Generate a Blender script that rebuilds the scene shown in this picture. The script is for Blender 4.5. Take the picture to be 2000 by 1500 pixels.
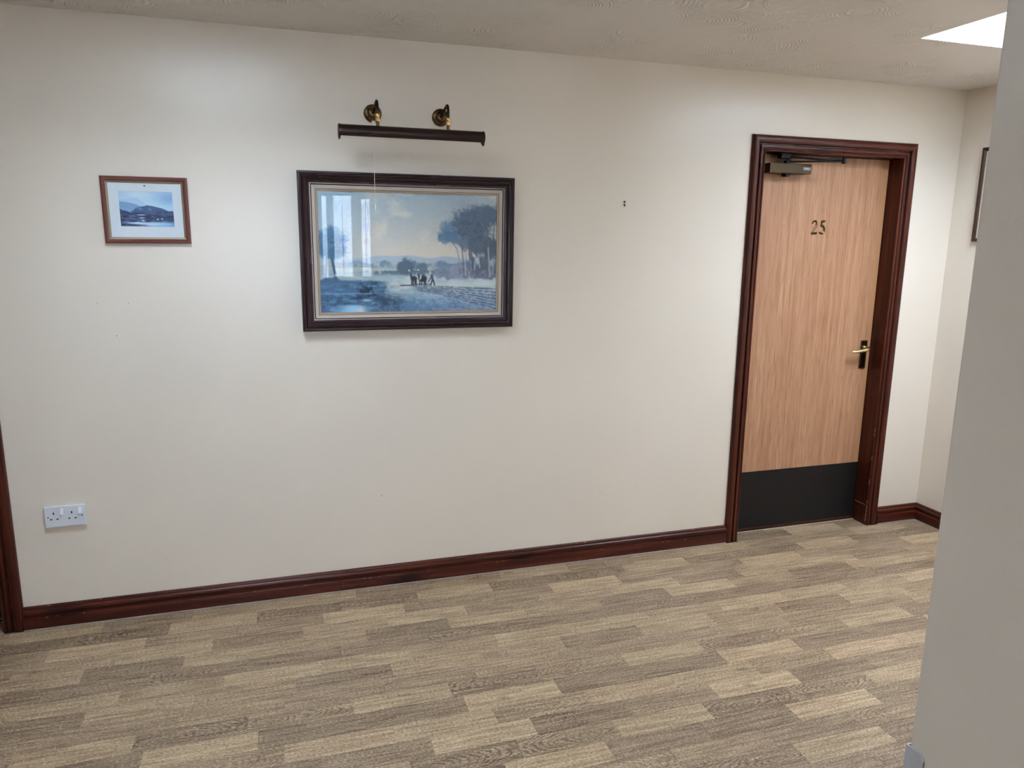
import bpy, bmesh, math, random
import numpy as np
from mathutils import Matrix, Vector

random.seed(7)
for o in list(bpy.data.objects):
    bpy.data.objects.remove(o, do_unlink=True)
sc = bpy.context.scene
COL = sc.collection

# ------------------------------------------------------------------ camera
F_PX, YAW, PITCH, ROLL = 1448.737, math.radians(17.465), math.radians(11.1256), math.radians(0.6947)
CAM = Vector((0.0, -3.2046, 1.5723))
fwd = Vector((math.sin(YAW) * math.cos(PITCH), math.cos(YAW) * math.cos(PITCH), -math.sin(PITCH)))
rt0 = Vector((math.cos(YAW), -math.sin(YAW), 0))
up0 = rt0.cross(fwd)
RT = math.cos(ROLL) * rt0 + math.sin(ROLL) * up0
UP = -math.sin(ROLL) * rt0 + math.cos(ROLL) * up0
cd = bpy.data.cameras.new('camera')
cd.sensor_fit = 'HORIZONTAL'
cd.sensor_width = 36.0
cd.lens = 36.0 * F_PX / 2000.0
cd.clip_start = 0.02
cam = bpy.data.objects.new('camera', cd)
COL.objects.link(cam)
cam.matrix_world = Matrix(((RT.x, UP.x, -fwd.x, CAM.x), (RT.y, UP.y, -fwd.y, CAM.y), (RT.z, UP.z, -fwd.z, CAM.z), (0, 0, 0, 1)))
sc.camera = cam


def to_px(p):
    d = Vector(p) - CAM
    w = d.dot(fwd)
    if w < 0.05:
        return (-9999, -9999)
    return (1000 + F_PX * d.dot(RT) / w, 750 - F_PX * d.dot(UP) / w)


# ------------------------------------------------------------------ world: bright overcast sky
wd = bpy.data.worlds.new('overcast_sky')
sc.world = wd
wd.use_nodes = True
bg = wd.node_tree.nodes['Background']
bg.inputs[0].default_value = (0.775, 0.92, 1.10, 1)
bg.inputs[1].default_value = 15.0

sc.view_settings.view_transform = 'Standard'
sc.view_settings.look = 'None'
sc.view_settings.gamma = 1.0
sc.view_settings.use_curve_mapping = False
sc.view_settings.exposure = 1.22
sc.cycles.use_denoising = True
sc.cycles.use_adaptive_sampling = True
sc.cycles.adaptive_threshold = 0.06
sc.cycles.adaptive_min_samples = 12
sc.cycles.use_light_tree = False
sc.cycles.max_bounces = 5
sc.cycles.diffuse_bounces = 4
sc.cycles.glossy_bounces = 3
sc.cycles.transparent_max_bounces = 8
sc.cycles.caustics_reflective = False
sc.cycles.caustics_refractive = False
sc.cycles.sample_clamp_indirect = 8.0

H = 2.355                      # ceiling height
XR = 3.478                     # right wall
XL = -2.3                      # left wall
YF = -5.6                      # wall behind the camera
PX, PY = 1.092, -2.251         # near corner of the passage wall
# roof-light openings (x0, x1, y0, y1) and windows in the wall behind the camera (x0, x1, z0, z1)
SKY = [(-0.55, 0.07, -1.48, -0.72), (2.432, 3.24, -1.72, -0.716)]
SHAFT = 0.34
WIN = [(-0.62, 0.12, 0.90, 1.95), (0.610, 0.850, 0.94, 1.88), (0.920, 1.060, 0.94, 1.85), (0.497, 0.560, 0.94, 1.86)]  # first one is an unseen window added for fill light


def portal(name, loc, rot, sx, sy):
    ld = bpy.data.lights.new(name, 'AREA')
    ld.shape = 'RECTANGLE'
    ld.size, ld.size_y = sx, sy
    ld.cycles.is_portal = True
    o = bpy.data.objects.new(name, ld)
    o.location = loc
    o.rotation_euler = rot
    COL.objects.link(o)


for (x0, x1, y0, y1) in SKY:
    portal('skylight_portal', ((x0 + x1) / 2, (y0 + y1) / 2, H + SHAFT - 0.04), (0, 0, 0), x1 - x0, y1 - y0)


# ------------------------------------------------------------------ helpers
def s2l(c):
    return tuple(((v / 255) / 12.92 if v / 255 <= 0.04045 else ((v / 255 + 0.055) / 1.055) ** 2.4) for v in c)


class MB:
    def __init__(self):
        self.v, self.f = [], []

    def add(self, vs, fs):
        n = len(self.v)
        self.v += [tuple(v) for v in vs]
        self.f += [tuple(i + n for i in f) for f in fs]
        return self

    def box(self, x0, x1, y0, y1, z0, z1):
        return self.add([(x0, y0, z0), (x1, y0, z0), (x1, y1, z0), (x0, y1, z0), (x0, y0, z1), (x1, y0, z1), (x1, y1, z1), (x0, y1, z1)],
                        [(0, 3, 2, 1), (4, 5, 6, 7), (0, 1, 5, 4), (1, 2, 6, 5), (2, 3, 7, 6), (3, 0, 4, 7)])

    def quad(self, a, b, c, d):
        return self.add([a, b, c, d], [(0, 1, 2, 3)])

    def loft(self, rings, closed_ring=False, cap=True, closed_path=False):
        n = len(rings[0])
        vs = [p for r in rings for p in r]
        fs = []
        R = len(rings)
        for i in range(R if closed_path else R - 1):
            j = (i + 1) % R
            for k in range(n if closed_ring else n - 1):
                l = (k + 1) % n
                fs.append((i * n + k, i * n + l, j * n + l, j * n + k))
        if cap and closed_ring and not closed_path:
            fs.append(tuple(range(n))[::-1])
            fs.append(tuple((R - 1) * n + k for k in range(n)))
        return self.add(vs, fs)

    def tube(self, pts, r, n=12):
        pts = [Vector(p) for p in pts]
        rs = r if isinstance(r, (list, tuple)) else [r] * len(pts)
        rings = []
        ref = None
        for i, p in enumerate(pts):
            t = (pts[min(i + 1, len(pts) - 1)] - pts[max(i - 1, 0)]).normalized()
            if ref is None:
                ref = Vector((0, 0, 1)) if abs(t.z) < 0.9 else Vector((1, 0, 0))
            a = (ref - t * ref.dot(t)).normalized()
            ref = a
            b = t.cross(a)
            rings.append([p + (a * math.cos(2 * math.pi * k / n) + b * math.sin(2 * math.pi * k / n)) * rs[i] for k in range(n)])
        return self.loft(rings, True)

    def lathe(self, prof, origin, axis='y', n=32, sgn=-1):
        # prof: (radius, height) along the axis from origin
        rings = []
        o = Vector(origin)
        for r, h in prof:
            ring = []
            for k in range(n):
                a = 2 * math.pi * k / n
                c, s = math.cos(a) * r, math.sin(a) * r
                if axis == 'y':
                    ring.append(o + Vector((c, sgn * h, s)))
                elif axis == 'z':
                    ring.append(o + Vector((c, s, sgn * h)))
                else:
                    ring.append(o + Vector((sgn * h, c, s)))
            rings.append(ring)
        return self.loft(rings, True)

    def build(self, name, m, parent=None, off=(0, 0, 0), smooth=False, bevel=0.0, segs=2):
        me = bpy.data.meshes.new(name)
        o3 = off
        me.from_pydata([(v[0] - o3[0], v[1] - o3[1], v[2] - o3[2]) for v in self.v], [], self.f)
        bm = bmesh.new()
        bm.from_mesh(me)
        bmesh.ops.recalc_face_normals(bm, faces=bm.faces)
        bm.to_mesh(me)
        bm.free()
        me.materials.append(m)
        if smooth:
            for p in me.polygons:
                p.use_smooth = True
            me.set_sharp_from_angle(angle=math.radians(40))
        o = bpy.data.objects.new(name, me)
        COL.objects.link(o)
        if parent is not None:
            o.parent = parent
        if bevel > 0:
            b = o.modifiers.new('bevel', 'BEVEL')
            b.width = bevel
            b.segments = segs
            b.limit_method = 'ANGLE'
            b.angle_limit = math.radians(35)
        return o


def tag(o, label=None, cat=None, group=None, kind=None):
    if label:
        o['label'] = label
    if cat:
        o['category'] = cat
    if group:
        o['group'] = group
    if kind:
        o['kind'] = kind
    return o


def empty(name, loc):
    o = bpy.data.objects.new(name, None)
    o.empty_display_size = 0.1
    o.location = loc
    COL.objects.link(o)
    return o


# ------------------------------------------------------------------ materials
class NT:
    def __init__(self, name):
        self.m = bpy.data.materials.new(name)
        self.m.use_nodes = True
        self.t = self.m.node_tree
        self.b = self.t.nodes['Principled BSDF']
        self.out = self.t.nodes['Material Output']

    def n(self, typ, **kw):
        nd = self.t.nodes.new(typ)
        for k, v in kw.items():
            if k.startswith('i_'):
                key = k[2:]
                key = int(key) if key.isdigit() else key.replace('_', ' ')
                self.s(nd.inputs[key], v)
            else:
                setattr(nd, k, v)
        return nd

    def s(self, sock, v):
        if hasattr(v, 'is_output') or isinstance(v, bpy.types.NodeSocket):
            self.t.links.new(v, sock)
        elif isinstance(v, tuple) and len(v) == 3 and sock.type == 'RGBA':
            sock.default_value = (*v, 1)
        else:
            sock.default_value = v

    def math(self, op, a, b=0.0, c=None):
        nd = self.n('ShaderNodeMath', operation=op)
        self.s(nd.inputs[0], a)
        self.s(nd.inputs[1], b)
        if c is not None:
            self.s(nd.inputs[2], c)
        return nd.outputs[0]

    def mix(self, fac, a, b, mode='MIX'):
        nd = self.n('ShaderNodeMix', data_type='RGBA', blend_type=mode)
        self.s(nd.inputs[0], fac)
        self.s(nd.inputs[6], a)
        self.s(nd.inputs[7], b)
        return nd.outputs[2]

    def coord(self, out='Object', scale=(1, 1, 1), add=None):
        tc = self.n('ShaderNodeTexCoord').outputs[out]
        mp = self.n('ShaderNodeMapping')
        self.s(mp.inputs['Vector'], tc)
        if add is not None:
            va = self.n('ShaderNodeVectorMath', operation='ADD')
            self.s(va.inputs[0], tc)
            self.s(va.inputs[1], add)
            self.s(mp.inputs['Vector'], va.outputs[0])
        mp.inputs['Scale'].default_value = scale
        return mp.outputs[0]

    def noise(self, vec, scale=5, detail=4, rough=0.5, dist=0.0):
        nd = self.n('ShaderNodeTexNoise')
        self.s(nd.inputs['Vector'], vec)
        nd.inputs['Scale'].default_value = scale
        nd.inputs['Detail'].default_value = detail
        nd.inputs['Roughness'].default_value = rough
        nd.inputs['Distortion'].default_value = dist
        return nd.outputs[0]

    def ramp(self, fac, stops):
        nd = self.n('ShaderNodeValToRGB')
        self.s(nd.inputs[0], fac)
        e = nd.color_ramp.elements
        while len(e) < len(stops):
            e.new(0.5)
        for el, (p, c) in zip(e, stops):
            el.position = p
            el.color = (*c, 1) if len(c) == 3 else c
        return nd.outputs[0]

    def bump(self, h, strength=0.1, dist=0.01, normal=None):
        nd = self.n('ShaderNodeBump')
        self.s(nd.inputs['Height'], h)
        nd.inputs['Strength'].default_value = strength
        nd.inputs['Distance'].default_value = dist
        if normal is not None:
            self.s(nd.inputs['Normal'], normal)
        return nd.outputs[0]

    def P(self, **kw):
        for k, v in kw.items():
            self.s(self.b.inputs[k.replace('_', ' ')], v)
        return self


def g(v):
    return (v, v, v)


def paint_wall(name, col, rough, fine_scale, bump_fine):
    t = NT(name)
    v = t.coord('Object')
    big = t.noise(v, 1.7, 1)
    c = t.mix(t.ramp(big, [(0.35, g(0)), (0.7, g(1))]), col, tuple(x * 0.965 for x in col))
    fine = t.noise(v, fine_scale, 1, 0.6)
    t.P(Base_Color=c, Roughness=rough, Normal=t.bump(fine, bump_fine, 0.002), Specular_IOR_Level=0.7)
    return t.m


WALLC = (0.82, 0.725, 0.61)
M = {}
M['wall'] = paint_wall('satin_cream_paint', WALLC, 0.30, 130, 0.10)
M['wall_chip'] = paint_wall('satin_cream_woodchip', WALLC, 0.42, 90, 0.28)


def mat_artex():
    t = NT('artex_ceiling')
    v = t.coord('Object')
    vo = t.n('ShaderNodeTexVoronoi', feature='F1')
    t.s(vo.inputs['Vector'], v)
    vo.inputs['Scale'].default_value = 5.5
    d = vo.outputs['Distance']
    rings = t.math('SINE', t.math('MULTIPLY', d, 95.0))
    n = t.noise(v, 30, 2, 0.6)
    msk = t.ramp(t.noise(v, 4.0, 0), [(0.40, g(0)), (0.62, g(1))])
    h = t.math('ADD', t.math('MULTIPLY', t.math('MULTIPLY', rings, 0.5), msk), n)
    nrm = t.bump(h, 0.8, 0.003)
    t.P(Base_Color=(0.77, 0.72, 0.66), Roughness=0.75, Normal=nrm)
    return t.m


M['ceiling'] = mat_artex()


def mat_mahogany(name, axis, dark=1.0):
    t = NT(name)
    sc_ = {'x': (1.2, 40, 40), 'y': (40, 1.2, 40), 'z': (40, 40, 1.2)}[axis]
    v = t.coord('Object', sc_)
    n = t.noise(v, 1.0, 6, 0.6, 0.6)
    v2 = t.coord('Object', tuple(3 if s < 2 else 9 for s in sc_))
    kn = t.noise(v2, 1.0, 2)
    c = t.ramp(n, [(0.25, s2l((42, 15, 10))), (0.5, s2l((76, 31, 20))), (0.75, s2l((112, 53, 34)))])
    c = t.mix(t.ramp(kn, [(0.62, g(0)), (0.75, g(0.75))]), c, s2l((28, 14, 14)))
    if dark != 1.0:
        c = t.mix(1.0, c, g(dark), 'MULTIPLY')
    t.P(Base_Color=c, Roughness=t.math('ADD', 0.24, t.math('MULTIPLY', n, 0.14)), Normal=t.bump(n, 0.08, 0.002),
        Coat_Weight=0.05, Coat_Roughness=0.2, Specular_IOR_Level=0.35)
    return t.m


for a in 'xyz':
    M['maho_' + a] = mat_mahogany('dark_stained_wood_' + a, a)


def mat_oak():
    t = NT('oak_veneer')
    v = t.coord('Object', (38, 38, 1.1))
    n1 = t.noise(v, 1.0, 5, 0.6, 0.4)
    v2 = t.coord('Object', (260, 260, 9))
    n2 = t.noise(v2, 1.0, 3, 0.6)
    v3 = t.coord('Object', (3.5, 3.5, 0.8))
    n3 = t.noise(v3, 1.0, 2)
    c = t.ramp(n1, [(0.28, s2l((168, 118, 84))), (0.5, s2l((190, 141, 106))), (0.74, s2l((206, 160, 124)))])
    c = t.mix(t.ramp(n2, [(0.50, g(0)), (0.66, g(0.55))]), c, s2l((134, 88, 58)))
    c = t.mix(t.ramp(n3, [(0.45, g(0)), (0.7, g(0.35))]), c, s2l((176, 122, 92)))
    t.P(Base_Color=c, Roughness=0.42, Normal=t.bump(n2, 0.12, 0.001))
    return t.m


M['oak'] = mat_oak()


def simple(name, col, rough=0.5, metal=0.0, bump=None, **kw):
    t = NT(name)
    v = t.coord('Object')
    n = t.noise(v, bump[0] if bump else 60, 3)
    c = t.mix(t.math('MULTIPLY', n, 0.25), col, tuple(x * 0.8 for x in col))
    t.P(Base_Color=c, Roughness=rough, Metallic=metal, **kw)
    if bump:
        t.P(Normal=t.bump(n, bump[1], 0.002))
    return t.m


M['lipping'] = simple('oak_edge_lipping', s2l((190, 140, 98)), 0.45, bump=(40, 0.05))
M['kick'] = simple('black_plastic_kick_plate', s2l((17, 16, 17)), 0.5, bump=(300, 0.08))
M['brass_old'] = simple('antique_brass', s2l((112, 90, 62)), 0.38, 1.0, bump=(90, 0.05))
M['brass_dark'] = simple('bronzed_brass', s2l((60, 48, 40)), 0.36, 0.9, bump=(90, 0.05))
M['brass_bright'] = simple('polished_brass', s2l((222, 186, 118)), 0.2, 1.0)
M['brass_pale'] = simple('worn_pale_brass', s2l((226, 204, 158)), 0.28, 1.0)
M['bronze_tube'] = simple('dark_bronze_lacquer', s2l((54, 38, 34)), 0.36, 0.35, bump=(120, 0.05))
M['brass_closer'] = simple('closer_brass_cover', s2l((78, 62, 42)), 0.42, 0.6, bump=(60, 0.04))
M['black'] = simple('black_metal', s2l((18, 18, 19)), 0.35, 0.3)
M['white_plastic'] = simple('white_plastic', s2l((222, 224, 230)), 0.3)
M['white_rocker'] = simple('white_rocker_plastic', s2l((240, 243, 246)), 0.25)
M['hole'] = simple('dark_hole', s2l((30, 30, 34)), 0.8)
M['sealant'] = simple('grey_sealant', s2l((146, 135, 124)), 0.6)
M['cord'] = simple('white_nylon_cord', s2l((232, 226, 214)), 0.5)
M['chip'] = simple('bare_wood_chip', s2l((190, 150, 112)), 0.7)
M['pale_strip'] = simple('pale_foot_strip', s2l((214, 192, 168)), 0.4, 0.2)
M['steel'] = simple('dull_steel', s2l((92, 84, 76)), 0.45, 0.8)
M['white_paint'] = simple('white_gloss_paint', s2l((238, 238, 236)), 0.35)
M['lead'] = simple('lead_came', s2l((70, 72, 76)), 0.5, 0.6)
M['guard'] = simple('pale_grey_pvc', s2l((196, 196, 198)), 0.35)
M['backing'] = simple('brown_backing_board', s2l((120, 96, 70)), 0.8)
M['backdrop'] = simple('backdrop_render', s2l((226, 230, 234)), 0.8)
M['paving'] = simple('grey_paving', s2l((140, 138, 134)), 0.85)


def mat_glass(name, tint=(1, 1, 1), ior=1.5):
    t = NT(name)
    tr = t.n('ShaderNodeBsdfTransparent')
    tr.inputs[0].default_value = (*tint, 1)
    gl = t.n('ShaderNodeBsdfGlossy')
    gl.inputs['Roughness'].default_value = 0.0
    geo = t.n('ShaderNodeNewGeometry')
    dp = t.n('ShaderNodeVectorMath', operation='DOT_PRODUCT')
    t.t.links.new(geo.outputs['Incoming'], dp.inputs[0])
    t.t.links.new(geo.outputs['Normal'], dp.inputs[1])
    r0 = ((ior - 1) / (ior + 1)) ** 2
    fac = t.math('MULTIPLY_ADD', t.math('POWER', t.math('SUBTRACT', 1.0, t.math('ABSOLUTE', dp.outputs['Value'])), 5.0), 1 - r0, r0)
    mx = t.n('ShaderNodeMixShader')
    t.t.links.new(fac, mx.inputs[0])
    t.t.links.new(tr.outputs[0], mx.inputs[1])
    t.t.links.new(gl.outputs[0], mx.inputs[2])
    t.t.links.new(mx.outputs[0], t.out.inputs[0])
    return t.m


M['glass'] = mat_glass('clear_picture_glass')
M['pane'] = mat_glass('window_glass', (0.97, 0.98, 1.0))
M['pink_glass'] = mat_glass('pink_stained_glass', (0.9, 0.35, 0.5))
M['lilac_glass'] = mat_glass('lilac_stained_glass', (0.55, 0.5, 0.95))


def mat_plank(name, island):
    t = NT(name)
    if island:
        geo = t.n('ShaderNodeNewGeometry')
        rnd = geo.outputs['Random Per Island']
        base = t.ramp(rnd, [(0.0, s2l((134, 112, 90))), (0.5, s2l((166, 143, 116))), (1.0, s2l((192, 170, 140)))])
        kind = t.math('GREATER_THAN', t.math('FRACT', t.math('MULTIPLY', rnd, 7.3)), 0.7)
    else:
        oi = t.n('ShaderNodeObjectInfo')
        rnd = oi.outputs['Random']
        base = oi.outputs['Color']
        kind = oi.outputs['Alpha']
    cmb = t.n('ShaderNodeCombineXYZ')
    t.s(cmb.inputs[0], t.math('MULTIPLY', rnd, 31.0))
    t.s(cmb.inputs[1], t.math('MULTIPLY', rnd, 17.0))
    t.s(cmb.inputs[2], 0.0)
    off = cmb.outputs[0]
    # straight pores
    s1 = t.noise(t.coord('Object', (5, 90, 1), off), 1.0, 5, 0.65, 0.5)
    s2 = t.noise(t.coord('Object', (26, 420, 1), off), 1.0, 3, 0.6)
    # cathedral figure: rings round a point on the plank axis, squeezed across
    sep = t.n('ShaderNodeSeparateXYZ')
    t.s(sep.inputs[0], t.n('ShaderNodeTexCoord').outputs['Object'])
    wob = t.noise(t.coord('Object', (12, 30, 1), off), 1.0, 3, 0.5)
    xx = t.math('ADD', sep.outputs[0], t.math('MULTIPLY', t.math('SUBTRACT', rnd, 0.5), 0.25))
    yy = t.math('MULTIPLY', sep.outputs[1], 3.9)
    r = t.math('SQRT', t.math('ADD', t.math('MULTIPLY', xx, xx), t.math('MULTIPLY', yy, yy)))
    r = t.math('ADD', r, t.math('MULTIPLY', wob, 0.09))
    rg = t.math('SINE', t.math('MULTIPLY', r, 235.0))
    rg = t.math('POWER', t.math('MULTIPLY', t.math('ADD', rg, 1.0), 0.5), 2.5)
    brk = t.ramp(t.noise(t.coord('Object', (16, 60, 1), off), 1.0, 3), [(0.30, g(0.15)), (0.55, g(1))])
    rg = t.math('MULTIPLY', t.math('MULTIPLY', rg, brk), t.math('MULTIPLY', kind, 0.9))
    spk = t.noise(t.coord('Object', (110, 330, 1), off), 1.0, 2, 0.6)
    knot = t.noise(t.coord('Object', (9, 16, 1), off), 1.0, 1)
    dark = t.mix(1.0, base, s2l((176, 160, 150)), 'MULTIPLY')
    lite = t.mix(0.28, base, s2l((222, 198, 164)))
    c = t.mix(t.ramp(s1, [(0.36, g(0)), (0.64, g(1))]), t.mix(0.85, base, dark), lite)
    c = t.mix(t.ramp(s2, [(0.52, g(0)), (0.72, g(0.5))]), c, dark)
    c = t.mix(t.ramp(knot, [(0.70, g(0)), (0.80, g(0.6))]), c, s2l((88, 68, 56)))
    c = t.mix(rg, c, s2l((82, 62, 48)))
    c = t.mix(t.ramp(spk, [(0.38, g(0.6)), (0.52, g(0))]), c, s2l((92, 74, 60)))
    c = t.mix(t.ramp(spk, [(0.54, g(0)), (0.70, g(0.6))]), c, s2l((222, 200, 170)))
    nrm = t.bump(spk, 0.35, 0.0008)
    t.P(Base_Color=c, Roughness=0.46, Normal=nrm)
    return t.m


M['plank'] = mat_plank('wood_effect_vinyl_plank', False)
M['plank_far'] = mat_plank('wood_effect_vinyl_rest', True)
M['subfloor'] = simple('subfloor_grey', s2l((92, 78, 66)), 0.8)


def mat_linen():
    t = NT('linen_slip')
    v = t.coord('Object', (900, 900, 900))
    n = t.noise(v, 1.0, 2)
    t.P(Base_Color=t.mix(n, s2l((176, 168, 156)), s2l((206, 200, 190))), Roughness=0.8, Normal=t.bump(n, 0.2, 0.0005))
    return t.m


M['linen'] = mat_linen()
M['frame_dark'] = simple('dark_burgundy_frame', s2l((42, 18, 22)), 0.32, bump=(260, 0.25))
M['frame_bead'] = simple('silvered_rose_bead', s2l((206, 178, 172)), 0.3, 0.5)
M['gilt'] = simple('pale_gilt', s2l((188, 164, 142)), 0.35, 0.45)
M['frame_red'] = simple('red_brown_frame', s2l((108, 48, 34)), 0.33, bump=(80, 0.1))
M['frame_gold'] = simple('dull_gold_slip', s2l((150, 138, 112)), 0.45, 0.3)
M['frame_brown'] = simple('dark_brown_frame', s2l((66, 36, 28)), 0.4, bump=(80, 0.1))
M['mount'] = simple('pale_mount_card', s2l((228, 236, 242)), 0.8)
M['mount_cream'] = simple('cream_mount_card', s2l((222, 212, 186)), 0.8)
M['mount_line'] = simple('olive_mount_line', s2l((160, 140, 100)), 0.8)


def mat_print(name):
    t = NT(name)
    at = t.n('ShaderNodeVertexColor')
    at.layer_name = 'print'
    t.P(Base_Color=at.outputs[0], Roughness=0.6)
    return t.m


M['print'] = mat_print('printed_picture')

# ------------------------------------------------------------------ structure: walls
D1L, D1R, D1T = 2.2725, 3.1165, 2.002          # door 1 opening between its linings
D2L, D2R = -1.954, -1.110                    # door 2 opening
WT = 0.15                                    # wall thickness
LIN = 0.03                                   # lining thickness

w = MB()
for (a, b, z0, z1) in [(XL - 0.1, D2L - LIN, 0, H), (D2L - LIN, D2R + LIN, D1T + LIN, H), (D2R + LIN, D1L - LIN, 0, H),
                       (D1L - LIN, D1R + LIN, D1T + LIN, H), (D1R + LIN, XR + 0.1, 0, H)]:
    w.box(a, b, 0, WT, z0 - (0.01 if z0 == 0 else 0), z1 + 0.02)
wb = tag(w.build('wall_back', M['wall']), kind='structure')
tag(MB().box(XR, XR + 0.1, PY - 0.1, 0.02, -0.01, H + 0.02).build('wall_right', M['wall']), kind='structure')
tag(MB().box(XL - 0.1, XL, YF - 0.1, 0.02, -0.01, H + 0.02).build('wall_left', M['wall']), kind='structure')
# the passage wall: an L of two leaves with the projecting corner at (PX, PY)
pw = MB().box(PX, PX + 0.12, YF - 0.1, PY, -0.01, H + 0.02)
tag(pw.build('wall_passage', M['wall_chip'], bevel=0.004), kind='structure')
tag(MB().box(PX + 0.12, XR + 0.1, PY - 0.12, PY, -0.01, H + 0.02).build('wall_corridor', M['wall']), kind='structure')
# wall behind the camera with its window openings
f = MB()
xs = sorted({XL - 0.1, PX + 0.02} | {v for q in WIN for v in q[:2]})
zs = sorted({-0.01, H + 0.02} | {v for q in WIN for v in q[2:]})
for i in range(len(xs) - 1):
    for j in range(len(zs) - 1):
        cx, cz = (xs[i] + xs[i + 1]) / 2, (zs[j] + zs[j + 1]) / 2
        if not any(q[0] < cx < q[1] and q[2] < cz < q[3] for q in WIN):
            f.box(xs[i], xs[i + 1], YF - 0.12, YF, zs[j], zs[j + 1])
tag(f.build('wall_front', M['wall']), kind='structure')

# ceiling with roof-light shafts
c = MB()
xs = sorted({XL - 0.1, XR + 0.1} | {v for q in SKY for v in q[:2]})
ys = sorted({YF - 0.1, 0.1} | {v for q in SKY for v in q[2:]})
for i in range(len(xs) - 1):
    for j in range(len(ys) - 1):
        cx, cy = (xs[i] + xs[i + 1]) / 2, (ys[j] + ys[j + 1]) / 2
        if not any(q[0] < cx < q[1] and q[2] < cy < q[3] for q in SKY):
            c.box(xs[i], xs[i + 1], ys[j], ys[j + 1], H, H + 0.05)
tag(c.build('ceiling', M['ceiling']), kind='structure')
for k, (x0, x1, y0, y1) in enumerate(SKY):
    z0, z1 = H + 0.0006, H + SHAFT
    rt = empty('window_%d' % (5 + k), ((x0 + x1) / 2, (y0 + y1) / 2, H))
    tag(rt, kind='structure')
    L = tuple(rt.location)
    s = MB()
    e_ = 0.004
    s.box(x0 - 0.03, x0 + e_, y0 - 0.03, y1 + 0.03, z0, z1).box(x1 - e_, x1 + 0.03, y0 - 0.03, y1 + 0.03, z0, z1)
    s.box(x0 + e_, x1 - e_, y0 - 0.03, y0 + e_, z0, z1).box(x0 + e_, x1 - e_, y1 - e_, y1 + 0.03, z0, z1)
    s.build('shaft', M['white_paint'], rt, L)
    s = MB()
    s.box(x0, x0 + 0.05, y0, y1, z1 - 0.02, z1 + 0.03).box(x1 - 0.05, x1, y0, y1, z1 - 0.02, z1 + 0.03)
    s.box(x0 + 0.05, x1 - 0.05, y0, y0 + 0.05, z1 - 0.02, z1 + 0.03).box(x0 + 0.05, x1 - 0.05, y1 - 0.05, y1, z1 - 0.02, z1 + 0.03)
    s.build('sash', M['white_paint'], rt, L)
    MB().quad((x0 + 0.05, y0 + 0.05, z1), (x1 - 0.05, y0 + 0.05, z1), (x1 - 0.05, y1 - 0.05, z1), (x0 + 0.05, y1 - 0.05, z1)).build('pane', M['pane'], rt, L)

# leaded windows behind the camera, the first one added for its light
for k, (x0, x1, z0, z1) in enumerate(WIN):
    rt = empty('window_%d' % (k + 1), ((x0 + x1) / 2, YF - 0.06, z0))
    tag(rt, kind='structure')
    L = tuple(rt.location)
    fw = 0.02 if x1 - x0 > 0.1 else 0.006
    s = MB()
    ya, yb = YF - 0.09, YF - 0.04
    s.box(x0, x0 + fw, ya, yb, z0, z1).box(x1 - fw, x1, ya, yb, z0, z1)
    s.box(x0 + fw, x1 - fw, ya, yb, z0, z0 + fw).box(x0 + fw, x1 - fw, ya, yb, z1 - fw, z1)
    if k == 0:
        s.box((x0 + x1) / 2 - 0.03, (x0 + x1) / 2 + 0.03, ya, yb, z0 + fw, z1 - fw)
    s.build('window_frame', M['white_paint'], rt, L)
    MB().quad((x0 + fw, YF - 0.066, z0 + fw), (x1 - fw, YF - 0.066, z0 + fw), (x1 - fw, YF - 0.066, z1 - fw), (x0 + fw, YF - 0.066, z1 - fw)).build('pane', M['pane'], rt, L)
    lights = [(x0 + fw, x1 - fw)] if k else [(x0 + fw, (x0 + x1) / 2 - 0.03), ((x0 + x1) / 2 + 0.03, x1 - fw)]
    ld = MB()
    for (a, b) in lights:
        if b - a > 0.08:
            m_ = (a + b) / 2
            ld.box(m_ - 0.003, m_ + 0.003, YF - 0.069, YF - 0.062, z0 + fw, z1 - fw)
            hw = (b - a) / 2
            for sg in (-1, 1):      # pointed gothic tracery at the head
                ld.tube([(m_ + sg * hw * q, YF - 0.064, z1 - 0.06 - 0.16 * q ** 1.6) for q in [i / 8 for i in range(9)]], 0.003, 5)
                ld.tube([(m_ + sg * hw * q, YF - 0.064, z1 - 0.22 + 0.16 * q ** 1.6) for q in [i / 8 for i in range(9)]], 0.003, 5)
        zz = z1 - 0.24
        while zz > z0 + 0.08:
            ld.box(a, b, YF - 0.069, YF - 0.062, zz - 0.003, zz + 0.003)
            zz -= 0.135
    ld.build('lead_came', M['lead'], rt, L)
    if k in (1, 2):
        m_ = (x0 + x1) / 2
        zc = z0 + (0.19 if k == 1 else 0.42)
        s = MB().add([(m_ + 0.022 * math.cos(i * math.pi / 3), YF - 0.060, zc + 0.05 * math.sin(i * math.pi / 3 + 0.5)) for i in range(6)], [(0, 1, 2, 3, 4, 5)])
        s.build('stained_glass', M['pink_glass'], rt, L)
        zc = z0 + (0.42 if k == 1 else 0.60)
        s = MB().add([(m_ + 0.045 * math.cos(i * math.pi / 3), YF - 0.060, zc + 0.04 * math.sin(i * math.pi / 3)) for i in range(6)], [(0, 1, 2, 3, 4, 5)])
        s.build('stained_glass', M['lilac_glass'], rt, L)

# outside the windows: an unseen wall added to dim their reflection, and paving
tag(MB().box(-6.5, 7.5, -9.2, -9.0, -0.1, 3.4).build('wall_backdrop', M['backdrop']), kind='structure')
tag(MB().box(-6.5, 7.5, -9.0, YF - 0.13, -0.2, -0.1).build('ground', M['paving']), kind='structure')

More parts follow.
